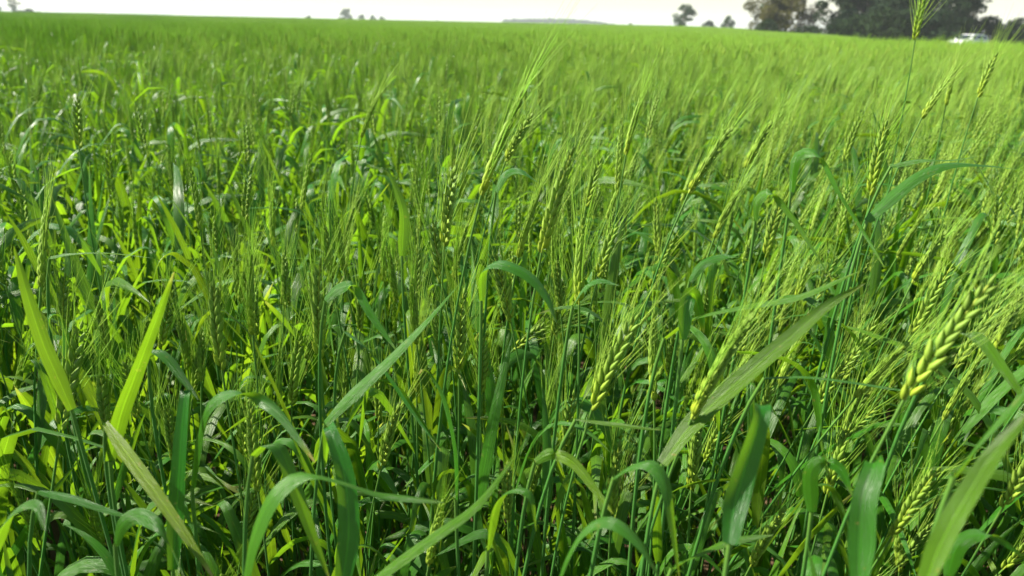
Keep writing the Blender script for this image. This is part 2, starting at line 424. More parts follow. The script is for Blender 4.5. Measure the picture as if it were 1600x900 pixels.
# ear foot px, py, ear tip px, py, ear length in m, label
EARS = [
 (1412, 625, 1538, 432, .098, 'big pale green ear leaning over, largest of all, on a bare bluish stem'),
 (1080, 655, 1160, 492, .090, 'slightly blurred ear leaning over just above the long diagonal blade'),
 (925, 640, 985, 490, .088, 'plump yellow-green ear leaning beside the broad arched pale blade'),
 (1022, 625, 1014, 488, .085, 'upright soft-focus green ear between two leaning ears'),
 (717, 582, 716, 452, .090, 'straight upright ear with a yellow foot, beside the tip of a long diagonal blade'),
 (500, 560, 490, 405, .095, 'slim upright ear with a bright yellow foot standing free on its thin stem'),
 (347, 578, 325, 440, .088, 'green ear tilting away with a yellow foot, behind the upright broad blade'),
 (456, 632, 462, 525, .080, 'short green ear low down below the slim yellow-footed one'),
 (651, 612, 650, 505, .080, 'narrow ear with crowded spikelets over a rounded short leaf'),
 (810, 402, 838, 288, .082, 'ear with yellow foot under the two small bluish arched leaves'),
 (846, 395, 884, 232, .098, 'tall ear lit on one side and dark on the other'),
 (752, 305, 806, 142, .098, 'tallest tilted ear with long awns reaching up to the skyline'),
 (694, 385, 702, 262, .085, 'dark green upright ear just in front of the tallest tilted one'),
 (905, 476, 903, 342, .085, 'upright yellow-green ear with its foot at the small arched bluish leaf'),
 (934, 432, 958, 350, .070, 'short ear with loose spread spikelets over a small bluish leaf'),
 (690, 442, 670, 342, .080, 'thin ear tilting backward beside the small white leaf tip'),
 (1076, 302, 1136, 198, .088, 'ear leaning far over with golden foot, highest on its side of the stand'),
 (1116, 372, 1152, 290, .075, 'small leaning ear below the golden-footed leaning one'),
 (1196, 402, 1216, 312, .078, 'golden ear behind the thin recurved blade'),
 (1360, 305, 1378, 190, .088, 'upright dark ear behind the pair of long level blades'),
 (395, 522, 384, 400, .085, 'yellow-spotted ear behind the narrow pointed blade'),
 (428, 385, 420, 318, .070, 'small golden ear among fine awns'),
 (882, 716, 890, 612, .075, 'yellow ear low in the stand with its awns straight up'),
 (955, 805, 960, 692, .078, 'bright yellow-green ear very low, its foot at the tip of a pale arched blade'),
 (1080, 765, 1086, 645, .080, 'shaded ear hidden partly by the long diagonal blade'),
 (1475, 722, 1482, 632, .072, 'small glowing ear between the two broad blurred blades'),
 (1292, 772, 1322, 662, .080, 'leaning ear deep in shade above the short curved leaf'),
 (1405, 893, 1402, 800, .070, 'lowest ear, blurred, beside the wide strap-like leaf'),
 (803, 545, 858, 500, .070, 'nearly lying ear with pale stiff awns pointing sideways'),
 (1425, 442, 1472, 362, .075, 'yellow leaning ear behind the big pale one'),
 (755, 655, 744, 572, .068, 'loose yellow ear behind thin bluish stems'),
 (380, 712, 378, 622, .070, 'slim yellow ear behind the big recurved arching leaf'),
 (172, 692, 150, 582, .080, 'thin young ear still half in its sheath with long upright awns'),
 (102, 640, 116, 545, .078, 'soft green ear among crowded awns beside a broad upright blade'),
 (252, 545, 264, 452, .075, 'small ear with yellow foot, leaning against the tall pointed blade'),
 (520, 705, 538, 655, .05, 'ear just leaving its sheath with a fan of awns above it'),
 (1430, 62, 1440, -8, .085, 'tall blurred ear standing above the skyline in front of the dark trees'),
 (790, 252, 826, 178, .075, 'ear with golden foot behind the tallest tilted ear'),
 (124, 232, 116, 150, .082, 'tall grey-green ear rising clear above the leafy part of the stand'),
 (1556, 546, 1590, 462, .075, 'leaning ear beyond the big pale one near the bent stem'),
 (978, 242, 996, 152, .082, 'upright green ear high in the middle of the stand'),
 (916, 322, 934, 248, .072, 'shining ear with small yellow flowers on it'),
 (852, 705, 850, 622, .070, 'thin ear with awns almost touching the yellow low ear'),
 (1165, 262, 1200, 190, .07, 'small ear swept over by the wind above the thin recurved blade'),
 (1440, 185, 1482, 118, .075, 'pale ear leaning over with its awns streaming aside'),
 (565, 215, 585, 150, .07, 'slim ear behind a golden patch of young ears'),
 (1300, 610, 1303, 548, .06, 'short yellow ear above the narrow level leaf'),
 (20, 640, 30, 560, .075, 'ear at the very edge of view with ragged awns'),
 (1245, 470, 1262, 400, .065, 'half-hidden green ear between long crossing blades'),
 (1528, 152, 1553, 84, .080, 'tall soft ear crossing the white car, with bright awns above the skyline'),
 (1478, 165, 1490, 105, .075, 'thin ear whose awns rise past the front of the white car'),
 (600, 440, 596, 372, .065, 'narrow green ear behind the folded pale leaf'),
]
for (bx, by_, tx, ty, L, lab) in EARS:
    rng = RNG(int(bx * 13 + by_))
    ln = math.hypot(tx - bx, ty - by_)
    d = FPX * L / ln * 0.97
    b = P(bx, by_, d); tp = P(tx, ty, d - 0.30 * L * (abs(ty - by_) / ln))
    ax = norm(tp - b); L3 = float(np.linalg.norm(tp - b))
    sp_ = stem_to(rng, b, norm(ax + np.array([0, 0, .25])))
    root_xy = sp_[0].copy(); HERO_XY.append((root_xy[0], root_xy[1]))
    root = empty('wheat_plant', root_xy)
    tag(root, 'wheat plant: ' + lab if False else lab, 'wheat plant', 'wheat plants in the near stand')
    parts = {'leaves': []}
    parts['stem'] = stem_mb(sp_ - root_xy, 0.0017, 0.0011)
    for k, h in enumerate((.40, .56, .70)):
        p, tg = at_curve(sp_ - root_xy, h)
        rz = rng.uniform(0, 6.28)
        parts['leaves'].append(gen_leaf(rng, p, tg, rz, rng.uniform(.13, .2), rng.uniform(.009, .014),
                               rng.choice(['arch', 'arch', 'kink', 'erect']), 12, 3))
    bend = np.array([.06, 0, -.03])
    rp, spk = ear_layout(rng, b - root_xy, ax, L3, max(13, int(L3 / .0046)), bend)
    parts['rachis'] = rp; parts['sp'] = spk
    parts['awns'] = awns_mb(rng, spk, rng.uniform(.070, .098), 0.00036, 1.6, 4, np.array([.06 + .12 * max(0, ax[0]), 0, .03]), yellow=rng.uniform(0, .3))
    plant_objects('wheat_plant', parts, root)

# hero blades: picture polyline foot -> tip, width px, depth at foot, depth at tip, turn of the blade, yellowness, label
BLADES = [
 ([(300, 760), (308, 690), (322, 640), (352, 617), (395, 619), (432, 642), (468, 688), (492, 722)], 30, .58, .50, .75, .05, 'big recurved leaf arching over with a grey-green sheen, widest arch of the stand'),
 ([(382, 905), (395, 840), (425, 775), (470, 742), (520, 748), (590, 770), (640, 778), (694, 785)], 44, .44, .46, .5, .15, 'glowing broad leaf bending sideways into a long level twisted tip'),
 ([(560, 925), (620, 880), (680, 838), (745, 790), (806, 712)], 20, .50, .46, .35, .30, 'straight yellowish blade rising diagonally from the lower edge of the picture'),
 ([(172, 720), (188, 650), (210, 590), (240, 510), (272, 425)], 30, .58, .55, .15, .2, 'tall straight pointed blade with a rusty yellow tip'),
 ([(112, 640), (90, 590), (68, 540), (45, 470), (22, 385)], 28, .60, .58, .1, .35, 'bright translucent blade tapering straight up beside the crowded awns'),
 ([(508, 662), (545, 622), (600, 570), (660, 508), (718, 443)], 24, .60, .60, .32, .12, 'long slanting blade whose yellow tip touches a straight upright ear'),
 ([(540, 518), (575, 545), (610, 590), (650, 650), (690, 705)], 14, .66, .62, .6, .0, 'narrow pale-edged leaf crossing behind the long slanting blade'),
 ([(1035, 725), (1080, 665), (1150, 600), (1220, 540), (1290, 480), (1352, 442)], 36, .55, .60, .15, .28, 'very long broad blade running diagonally up to an orange tip'),
 ([(1038, 528), (1080, 498), (1150, 480), (1250, 462), (1342, 424)], 26, .62, .60, .4, .3, 'wide pale blade lying nearly level with a dry tip'),
 ([(1140, 850), (1150, 780), (1186, 660), (1190, 634), (1189, 645), (1188, 700)], 46, .42, .47, .25, .0, 'broad bluish strap of a leaf standing upright with its top bent over'),
 ([(1342, 915), (1345, 850), (1350, 780), (1364, 738), (1367, 722), (1368, 738), (1366, 800)], 46, .40, .43, .25, .05, 'wide strap-like leaf folded at the top and crossed by a light band'),
 ([(865, 930), (885, 870), (915, 825), (955, 815), (1000, 850), (1035, 910)], 34, .46, .42, .7, .05, 'hooped leaf arching at the very bottom of the stand'),
 ([(960, 745), (985, 728), (1015, 724), (1040, 755), (1052, 820), (1062, 905)], 30, .50, .46, .5, .05, 'leaf drooping straight down after a sharp bluish bend'),
 ([(836, 722), (860, 710), (895, 722), (930, 765), (958, 803)], 19, .56, .52, .4, .35, 'short light-coloured leaf ending at the foot of a bright low ear'),
 ([(1050, 888), (1085, 868), (1140, 846), (1208, 836)], 19, .50, .52, .3, .3, 'small pale pointed leaf lying almost flat low in the stand'),
 ([(1180, 345), (1182, 316), (1205, 302), (1240, 340), (1272, 390), (1305, 445)], 19, .68, .62, .55, .2, 'recurved blade with a pale bend hanging down to a dry tip'),
 ([(1236, 300), (1245, 246), (1280, 243), (1312, 300), (1350, 362), (1382, 418)], 18, .75, .68, .5, .1, 'upper recurved blade drooping parallel to another pale one'),
 ([(1355, 345), (1395, 308), (1440, 273), (1485, 257), (1540, 258), (1608, 268)], 20, .72, .74, .55, .05, 'long dark blade that rises then runs level to the picture edge'),
 ([(1392, 260), (1440, 250), (1485, 250), (1535, 243)], 12, .80, .78, .8, .2, 'thin level blade just above the long dark one'),
 ([(78, 402), (110, 396), (170, 395), (239, 403)], 14, .74, .72, .8, .25, 'thin level leaf with a brightly lit upper edge'),
 ([(1440, 925), (1475, 840), (1520, 760), (1560, 700), (1620, 630)], 42, .34, .33, .2, .25, 'very near blurred blade sweeping out of the picture'),
 ([(1490, 745), (1530, 690), (1570, 645), (1625, 590)], 32, .38, .36, .3, .1, 'second near blurred blade crossing behind the first'),
 ([(-12, 870), (5, 820), (30, 792), (58, 790), (70, 830)], 28, .50, .46, .8, .1, 'striped pale leaf hooping over at the corner of the picture'),
 ([(180, 850), (190, 820), (215, 806), (245, 820), (268, 855), (290, 905)], 26, .52, .48, .7, .05, 'small hooped leaf with a shining grey crown near the corner'),
 ([(165, 662), (200, 710), (240, 765), (285, 830), (335, 905)], 26, .56, .50, .2, .5, 'yellow-green blade running down diagonally under the tall pointed one'),
 ([(270, 890), (276, 800), (282, 700), (288, 630), (291, 606), (292, 618), (293, 680)], 30, .55, .57, .28, .0, 'upright bluish leaf with its flat top folded over'),
 ([(532, 930), (545, 830), (538, 740), (522, 690), (514, 666), (512, 680), (508, 730)], 38, .50, .54, .28, .0, 'broad leaf with squared pale bend behind the glowing broad one'),
 ([(395, 712), (415, 695), (440, 705), (465, 770), (490, 840), (515, 905)], 24, .50, .50, .5, .1, 'narrow drooping leaf crossing under the glowing broad one'),
 ([(752, 470), (754, 425), (780, 411), (825, 430), (855, 465), (870, 505)], 24, .62, .60, .6, .0, 'bluish leaf arching in the middle of the stand'),
 ([(895, 478), (910, 452), (935, 438), (968, 446)], 17, .64, .63, .7, .0, 'small grey-blue arched leaf beside a yellow-green ear'),
 ([(1066, 530), (1070, 485), (1078, 460), (1088, 468), (1100, 520)], 30, .60, .63, .28, .05, 'upright leaf with a rounded pale bend behind the wide level blade'),
 ([(1268, 800), (1266, 740), (1285, 722), (1312, 732), (1332, 775)], 24, .52, .50, .5, .05, 'short curved leaf in the shade under a leaning ear'),
 ([(1195, 590), (1260, 588), (1340, 598), (1435, 614)], 15, .58, .56, .4, .05, 'narrow level leaf stretching across dark stems'),
 ([(1490, 522), (1530, 530), (1570, 580), (1612, 640)], 18, .52, .48, .5, .2, 'drooping leaf passing under the bent stem by the big pale ear'),
 ([(628, 400), (630, 340), (622, 305), (606, 268), (600, 262)], 22, .72, .72, .35, .0, 'folded leaf with a whitish top standing clear of its neighbours'),
 ([(775, 300), (790, 272), (815, 268), (850, 292)], 15, .80, .78, .7, .0, 'small bluish arched leaf in the upper middle of the stand'),
 ([(1078, 440), (1100, 412), (1135, 400), (1172, 408)], 14, .70, .68, .8, .0, 'thin bluish leaf arching toward the golden ear'),
 ([(508, 470), (530, 450), (555, 448), (580, 490), (620, 548)], 20, .64, .62, .6, .05, 'arched leaf with a white-lit crown then hanging dark'),
 ([(232, 560), (240, 546), (262, 560), (285, 590), (310, 625)], 17, .64, .62, .5, .05, 'small drooping grey-green leaf beside the tall pointed blade'),
 ([(712, 780), (708, 700), (690, 620), (665, 578), (655, 585)], 22, .60, .58, .3, .0, 'dark upright leaf with a small pale bent tip'),
 ([(900, 655), (940, 660), (985, 666), (1032, 672)], 10, .58, .57, .3, .5, 'thin straw-coloured leaf lying level behind two ears'),
 ([(60, 768), (110, 778), (160, 795), (215, 812)], 14, .56, .55, .5, .0, 'dark slender leaf lying nearly level low in the stand'),
 ([(98, 560), (100, 520), (88, 492), (78, 505), (100, 560)], 18, .66, .64, .4, .05, 'leaf tip folded into a pale triangle next to the translucent blade'),
 ([(762, 860), (775, 790), (800, 765), (830, 775), (838, 830)], 24, .54, .52, .4, .1, 'short rounded arching leaf near the yellowish diagonal blade'),
 ([(1480, 900), (1500, 850), (1545, 835), (1600, 870)], 24, .48, .46, .6, .0, 'shaded leaf bowing low near the corner under the blurred blades'),
]
for i, (pl, wpx, d0, d1, turn, yel, lab) in enumerate(BLADES):
    rng = RNG(1000 + i * 7)
    n = len(pl)
    raw = [P(x, y, d0 + (d1 - d0) * k / (n - 1)) for k, (x, y) in enumerate(pl)]
    pts = catmull(raw, 26)
    T = norm(np.gradient(pts, axis=0)); V = norm(EYE - pts)
    sd = norm(np.cross(T, V)); s = np.linspace(0, 1, 26)
    for k in range(1, 26):
        if sd[k] @ sd[k - 1] < 0: sd[k] = -sd[k]
    an = (turn * rng.choice([-1, 1]) + .35 * np.sin(s * 3 + i) - .1)
    Wv = sd * np.cos(an)[:, None] + V * np.sin(an)[:, None]
    if turn >= .3:                       # an arching blade keeps its width across the plane of its arch
        al = rng.uniform(.45, .85) * rng.choice([-1, 1]); Hh = norm(right * al + np.array([0, 1.0, 0.15]) * math.sqrt(1 - al * al))
        Wv = np.tile(Hh, (26, 1)) + sd * (.35 * np.sin(s * 2.5 + i))[:, None]; Wv = norm(Wv - T * (Wv * T).sum(1, keepdims=True))
        wpx *= 1.2
    dm = (d0 + d1) / 2
    Wm = min(.020, wpx * dm / FPX * .88)
    t0 = norm(pts[1] - pts[0])
    sp_ = stem_to(rng, pts[0], norm(t0 * .5 + np.array([0, 0, 1.0])), back=.15)
    root_xy = sp_[0].copy(); HERO_XY.append((root_xy[0], root_xy[1]))
    root = empty('wheat_plant', root_xy)
    tag(root, lab, 'wheat plant', 'wheat plants in the near stand')
    mb = MB()
    ribbon(mb, pts - root_xy, Wv, Wm * wprofile(s * .985), yel + (.9 if i % 3 == 0 else .3) * smooth(.88, .985, s), rng.uniform(.9, 1.15), .12, 7)
    obj('stem', stem_mb(sp_ - root_xy, 0.0015, 0.0011, sheath=1.1).mesh('stem', M_STEM), root)
    obj('leaf', mb.mesh('leaf', M_LEAF), root)
    for h in (.45, .66):
        p, tg = at_curve(sp_ - root_xy, h)
        obj('leaf', gen_leaf(rng, p, tg, rng.uniform(0, 6.28), rng.uniform(.12, .18), rng.uniform(.008, .013), rng.choice(['arch', 'erect', 'kink']), 12, 3).mesh('leaf', M_LEAF), root)

# ------------------------------------------------------------------ the rest of the near plants: countable individuals
LEANS = [.02, .06, .10, .15, .21]
protos = {}
def copy_tree(o, parent=None):
    c = o.copy(); COL.objects.link(c)
    if parent is not None: c.parent = parent
    for ch in kids[o.name]: copy_tree(ch, c)
    return c
kids = {}
def learn(o):
    kids[o.name] = list(o.children)
    for c in o.children: learn(c)

def lean_for(x, y, rng):
    a = x / max(y, .3)
    return 0.04 + .07 * float(smooth(-.1, .5, a)) + rng.uniform(-.05, .09)

MARKS = [(1470, 520, 'big pale leaning ear'), (1120, 570, 'blurred ear over the diagonal blade'), (716, 510, 'upright yellow-footed ear'),
         (495, 480, 'slim ear with the bright yellow foot'), (865, 300, 'tall ear lit on one side'), (780, 210, 'tallest tilted ear'),
         (1105, 250, 'golden-footed leaning ear'), (1370, 250, 'upright dark ear'), (120, 190, 'tall grey-green ear'), (240, 520, 'tall pointed blade'),
         (60, 500, 'translucent upright blade'), (400, 640, 'big recurved leaf'), (540, 770, 'glowing broad leaf'), (720, 800, 'yellowish diagonal blade'),
         (1180, 720, 'bluish strap leaf'), (1360, 800, 'folded wide strap leaf'), (950, 840, 'hooped leaf at the bottom'), (820, 430, 'bluish arched leaf'),
         (1260, 370, 'recurved pale blade'), (1480, 260, 'long dark level blade'), (160, 400, 'thin level leaf with lit edge'), (615, 300, 'folded whitish leaf'),
         (1300, 715, 'shaded leaning ear'), (890, 660, 'low yellow ear'), (345, 520, 'green ear behind the pointed blade'), (960, 560, 'plump leaning ear'),
         (1560, 700, 'near blurred blade'), (230, 840, 'small hooped leaf'), (20, 820, 'striped hooped leaf')]
def near_label(x, y, er, li):
    q = np.array([x, y, .80]) - EYE; dz = q @ fwd
    px, py = 800 + FPX * (q @ right) / dz, 450 - FPX * (q @ up) / dz
    m_ = min(MARKS, key=lambda k: (k[0] - px) ** 2 + (k[1] - py) ** 2)
    rel = 'behind' if py < m_[1] - 25 else ('in front' if py > m_[1] + 35 else '')
    side = ' on the car side' if px > m_[0] + 30 else (' on the sun side' if px < m_[0] - 30 else '')
    if not rel and not side: rel = 'touching'
    kind_ = ('bearded' if er else 'earless') + (' windswept' if li >= 2 else ' upright')
    words_ = len((kind_ + ' plant ' + rel + side + ' of the ' + m_[2]).split())
    if words_ > 15: kind_ = kind_.split()[0]
    if words_ > 17 and rel: side = ''
    return kind_ + ' plant ' + (rel + side).strip() + (' of' if side or rel == 'in front' else '') + ' the ' + m_[2]
rng = RNG(77)
near_spots = []
tries = 0
while tries < 40000:
    tries += 1
    a = rng.uniform(-.72, .72); y = math.sqrt(rng.uniform(.56 ** 2, 1.75 ** 2)); x = a * y
    if any((x - q[0]) ** 2 + (y - q[1]) ** 2 < .044 ** 2 for q in near_spots): continue
    near_spots.append((x, y))
near_spots.sort(key=lambda q: q[1] * q[1] + .7 * q[0] * q[0])
N_REST = 298 - len(EARS) - len(BLADES)
near_spots, spare = near_spots[:N_REST], near_spots[N_REST:]
R_LIM = near_spots[-1][1] ** 2 + .7 * near_spots[-1][0] ** 2
for (x, y) in near_spots:
    ln = lean_for(x, y, rng); li = int(np.argmin([abs(ln - q) for q in LEANS]))
    pe = .46 + .12 * float(smooth(-.45, .25, x / y))
    er = int(rng.random() < pe); vi = rng.randrange(6 if er else 5)
    key = (li, er, vi)
    loc = (x, y, float(terrain(x, y))); rz = rng.uniform(-.9, .9) if (li > 1 and er) else rng.uniform(0, 6.28)
    lab = near_label(x, y, er, li)
    if key not in protos:
        o = empty('wheat_plant', (0, 0, 0)); plant_objects('wheat_plant', gen_plant(RNG(li * 100 + er * 50 + vi), LEANS[li], er), o)
        learn(o); protos[key] = o
    else:
        o = copy_tree(protos[key])
    o.location = loc; o.rotation_euler = (rng.uniform(-.04, .04), rng.uniform(-.04, .04), rz)
    k = rng.uniform(.88, 1.06) * (0.84 if y < .7 else .915 if y < 1.0 else .95); o.scale = (k, k, k)
    tag(o, lab, 'wheat plant', 'wheat plants in the near stand')

# ------------------------------------------------------------------ the remaining crop: one mass, scattered over the field
SRC = bpy.data.collections.new('wheat_sources')       # holds the source meshes only; never linked to the scene
src_kind = []
def src(me, kind):
    o = bpy.data.objects.new('source_%03d' % len(src_kind), me); SRC.objects.link(o); src_kind.append(kind)

def merged(parts, rng, hi=False):
    mb = MB(); mb.merge(parts['stem'], 0)
    for lf in parts['leaves']: mb.merge(lf, 1)
    if 'sp' in parts:
        e = MB()
        for (p, F, sz, tk, o, ax) in parts['sp']: merge_spk(e, SPK_LO, p, F, sz, tk, rng)
        mb.merge(e, 2); mb.merge(parts['awns'], 3)
    return mb
for li, ln in enumerate(LEANS):
    for er in (1, 1, 1, 1, 1, 0, 0, 0, 0, 0, 0):
        rg = RNG(5000 + len(src_kind))
        src(merged(gen_plant(rg, ln, er, hi=False), rg).mesh('wheat_source', [M_STEM, M_LEAF, M_EAR, M_AWN]), ('plant', li, er))

def patch(size, count, lean, seed, lod):
    """square tuft of simple plants for the middle distance"""
    rg = RNG(seed); mb = MB()
    for k in range(count):
        x, y = rg.uniform(-size / 2, size / 2), rg.uniform(-size / 2, size / 2)
        H = rg.uniform(.70, .88); ln = lean + rg.uniform(-.08, .12)
        az = rg.uniform(-.5, .5)
        tip = np.array([x + ln * H * math.cos(az), y + ln * H * math.sin(az), H * (1 - .25 * ln)])
        d = norm(np.array([ln * 1.6 * math.cos(az), ln * 1.6 * math.sin(az), 1]))
        mid = np.array([x + ln * H * .25, y, H * .55])
        er = rg.random() < .72; H_ = rg.gauss(0, .04); tip = tip + np.array([0, 0, H_])
        if lod == 0: tube(mb, np.array([[x, y, .15], mid, tip]), [.002, .002, .0014], 3, (.15, .95, 0))
        nl = (3 if lod == 0 else 2) if er else (4 if lod == 0 else 3)
        for q in range(nl):
            h = rg.uniform(.5, .85) if lod == 0 else rg.uniform(.6, .9)
            b = mid + (tip - mid) * (h - .5) * 2
            lf = gen_leaf(rg, b, d, rg.uniform(0, 6.28), rg.uniform(.13, .24), rg.uniform(.010, .016) * (1.0 if lod == 0 else 1.6),
                          'erect' if rg.random() < .4 else 'arch', 6 if lod == 0 else 4, 2, wind=ln * .6)
            mb.merge(lf, 1)
        if er:
            e = MB(); z = np.linspace(0, 1, 4 if lod == 0 else 3); L = rg.uniform(.07, .095)
            wd = .0062 if lod == 0 else .009
            tube(e, tip + d * (z * L)[:, None], wd * np.sin(np.pi * (z * .86 + .12)) + .0005, 4,
                 tints=np.stack([.55 * (1 - z) ** 1.5, 1 + .1 * z, 0 * z], 1)); mb.merge(e, 2)
            aw = MB()
            na, ra = (13, .0010) if lod == 0 else (8, .0032)
            for q in range(na):
                s_ = np.array([0, 1.0]); dd = norm(d + np.array([rg.gauss(0, .16), rg.gauss(0, .16), 0]) + np.array([ln * .3, 0, 0]))
                p0 = tip + d * L * rg.uniform(.1, .95)
                tube(aw, p0 + dd * (s_ * rg.uniform(.06, .085))[:, None], [ra, ra * .3], 3, (rg.uniform(0, .4), rg.uniform(.85, 1.2), 0))
            mb.merge(aw, 3)
    return mb
for li in (0, 2, 3):
    for v in range(3):
        src(patch(.5, 70, LEANS[li], 900 + li * 10 + v, 0).mesh('wheat_source', [M_STEM, M_LEAF, M_EAR, M_AWN]), ('patch', li, v))
for v in range(3):
    src(patch(3.0, 900, .15, 990 + v, 1).mesh('wheat_source', [M_STEM, M_LEAF, M_EAR, M_AWN]), ('wide', 0, v))
idx = {}
for i, k in enumerate(src_kind): idx.setdefault((k[0], k[1]) if k[0] != 'plant' else (k[0], k[1], k[2]), []).append(i)

pos, rot, scl, vid = [], [], [], []
def put(x, y, z, rx, ry, rz, s, v): pos.append((x, y, z)); rot.append((rx, ry, rz)); scl.append(s); vid.append(v)
rng = RNG(31)
taken = set((round(q[0] / .03), round(q[1] / .03)) for q in near_spots)
NMAX = 7.0
def near_ok(x, y):
    r = math.hypot(x, y)
    if y > 0 and abs(x) < .74 * y + .02 and y * y + .7 * x * x < R_LIM and y > .50: return False   # individuals stand here
    if y > -.05 and r < .70 and abs(x) < 1.05 * abs(y) + .20: return False                          # where the photographer stands
    if y < .05 and abs(x) < .35: return False
    return True
A = []
for _ in range(24000):
    # density falls slowly with distance; margin beyond both edges of the frame
    u = rng.random(); y = -1.0 + (NMAX + 1.0) * u ** .62
    hw = max(.9, .86 * max(y, 0) + .7)
    x = rng.uniform(-hw, hw)
    if rng.random() > hw / (.86 * NMAX + .7) * 1.0 * (u ** .38 if False else 1): continue
    A.append((x, y))
# even density instead: stratified cells
A = []
cell = .063
y = -1.0
while y < NMAX:
    c = cell if y < 3.2 else cell * 1.12
    hw = .86 * max(y, 0) + .95
    for k in range(int(2 * hw / c)):
        A.append((-hw + (k + rng.random()) * c, y + rng.random() * c))
    y += c
for (x, y) in A:
    if not near_ok(x, y): continue
    ln = lean_for(x, max(y, .8), rng); li = int(np.argmin([abs(ln - q) for q in LEANS]))
    a = x / max(y, .8); pe = .34 + .26 * float(smooth(-.35, .2, a)) + .22 * float(smooth(1.6, 4, y))
    er = int(rng.random() < pe)
    v = rng.choice(idx[('plant', li, er)])
    rz = rng.uniform(-.9, .9) if (li > 1 and er) else rng.uniform(0, 6.28)
    put(x, y, float(terrain(x, y)), rng.gauss(0, .04), rng.gauss(0, .04), rz, rng.uniform(.88, 1.06) + max(0, rng.gauss(0, .035)), v)
def grid(y0, y1, c, key_fn, wfac):
    y = y0
    while y < y1:
        hw = wfac * y + 3
        x = -hw
        while x < hw:
            px, py = x + rng.uniform(-.1, .1) * c, y + rng.uniform(-.1, .1) * c
            if py < crop_edge(px / max(py, 1)) and math.hypot(px, py) < 230:
                k = key_fn(px, py); rz = rng.uniform(-.25, .25) if k[0] == 'patch' else rng.choice([0, 0, 0]) + rng.uniform(-.3, .3)
                sx = (terrain(px + .5, py) - terrain(px - .5, py)); sy = (terrain(px, py + .5) - terrain(px, py - .5))
                put(px, py, float(terrain(px, py)), math.atan(float(sy)), -math.atan(float(sx)), rz, rng.uniform(.96, 1.05), rng.choice(idx[k]))
            x += c
        y += c
def kp(x, y):
    a = x / y
    return ('patch', rng.choice((0, 2, 2, 3) if a < .1 else (2, 2, 3, 3)))
grid(NMAX + .15, 34, .47, kp, .82)
grid(34.5, 225, 2.75, lambda x, y: ('wide', 0), .85)
me = bpy.data.meshes.new('wheat_crop'); me.from_pydata(pos, [], [])
for nm, ty, da in (('rot', 'FLOAT_VECTOR', rot), ('scl', 'FLOAT', scl), ('vid', 'INT', vid)):
    at = me.attributes.new(nm, ty, 'POINT'); at.data.foreach_set('vector' if ty == 'FLOAT_VECTOR' else 'value', np.array(da).ravel())
crop = obj('wheat_crop', me)
tag(crop, 'dense green bearded wheat crop filling the field behind the nearest plants to the skyline', 'wheat crop', kind='stuff')
ng = bpy.data.node_groups.new('scatter', 'GeometryNodeTree')
ng.interface.new_socket('Geometry', in_out='INPUT', socket_type='NodeSocketGeometry')
ng.interface.new_socket('Geometry', in_out='OUTPUT', socket_type='NodeSocketGeometry')
gi, go = ng.nodes.new('NodeGroupInput'), ng.nodes.new('NodeGroupOutput')
iop = ng.nodes.new('GeometryNodeInstanceOnPoints'); iop.inputs['Pick Instance'].default_value = True
ci = ng.nodes.new('GeometryNodeCollectionInfo'); ci.inputs['Collection'].default_value = SRC
ci.inputs['Separate Children'].default_value = True; ci.inputs['Reset Children'].default_value = True
def named(nm, ty):
    n = ng.nodes.new('GeometryNodeInputNamedAttribute'); n.data_type = ty; n.inputs['Name'].default_value = nm; return n.outputs['Attribute']
GL = ng.links.new
GL(gi.outputs[0], iop.inputs['Points']); GL(ci.outputs[0], iop.inputs['Instance'])
GL(named('vid', 'INT'), iop.inputs['Instance Index']); GL(named('scl', 'FLOAT'), iop.inputs['Scale'])
e2r = ng.nodes.new('FunctionNodeEulerToRotation'); GL(named('rot', 'FLOAT_VECTOR'), e2r.inputs[0]); GL(e2r.outputs[0], iop.inputs['Rotation'])
GL(iop.outputs[0], go.inputs[0])
md = crop.modifiers.new('scatter', 'NODES'); md.node_group = ng

# ------------------------------------------------------------------ ground, far land
def polar_sheet(radii, nang, zf):
    v = [(0, 0, float(zf(0, 0)))]; f = []
    for r in radii:
        for k in range(nang):
            a = 2 * math.pi * k / nang; v.append((r * math.sin(a), r * math.cos(a), float(zf(r * math.sin(a), r * math.cos(a)))))
    for k in range(nang): f.append((0, 1 + (k + 1) % nang, 1 + k))
    for i in range(len(radii) - 1):
        for k in range(nang):
            a, b = 1 + i * nang + k, 1 + i * nang + (k + 1) % nang
            f.append((a, b, b + nang, a + nang))
    return v, f
v, f = polar_sheet([.3 * 1.13 ** i for i in range(83)], 120, terrain)
me = bpy.data.meshes.new('ground'); me.from_pydata(v, [], f); me.polygons.foreach_set('use_smooth', [True] * len(f))
m, t, N, L = newmat('soil_and_grass')
geo = N.new('ShaderNodeNewGeometry')
n1 = N.new('ShaderNodeTexNoise'); n1.inputs['Scale'].default_value = 9; n1.inputs['Detail'].default_value = 8; L.new(geo.outputs['Position'], n1.inputs['Vector'])
n2 = N.new('ShaderNodeTexNoise'); n2.inputs['Scale'].default_value = .02; n2.inputs['Detail'].default_value = 5; L.new(geo.outputs['Position'], n2.inputs['Vector'])
soil = mixrgb(N, L, n1.outputs[0], (.05, .032, .018), (.19, .125, .07))
grass = mixrgb(N, L, n2.outputs[0], (.06, .11, .03), (.17, .17, .07))
vl = N.new('ShaderNodeVectorMath'); vl.operation = 'LENGTH'; L.new(geo.outputs['Position'], vl.inputs[0])
far = math_(N, L, 'GREATER_THAN', vl.outputs['Value'], 20.0)
p = N.new('ShaderNodeBsdfPrincipled'); p.inputs['Roughness'].default_value = .95; p.inputs['Specular IOR Level'].default_value = .15
L.new(mixrgb(N, L, far, soil, grass), p.inputs['Base Color'])
bp = N.new('ShaderNodeBump'); bp.inputs['Strength'].default_value = .7; bp.inputs['Distance'].default_value = .02
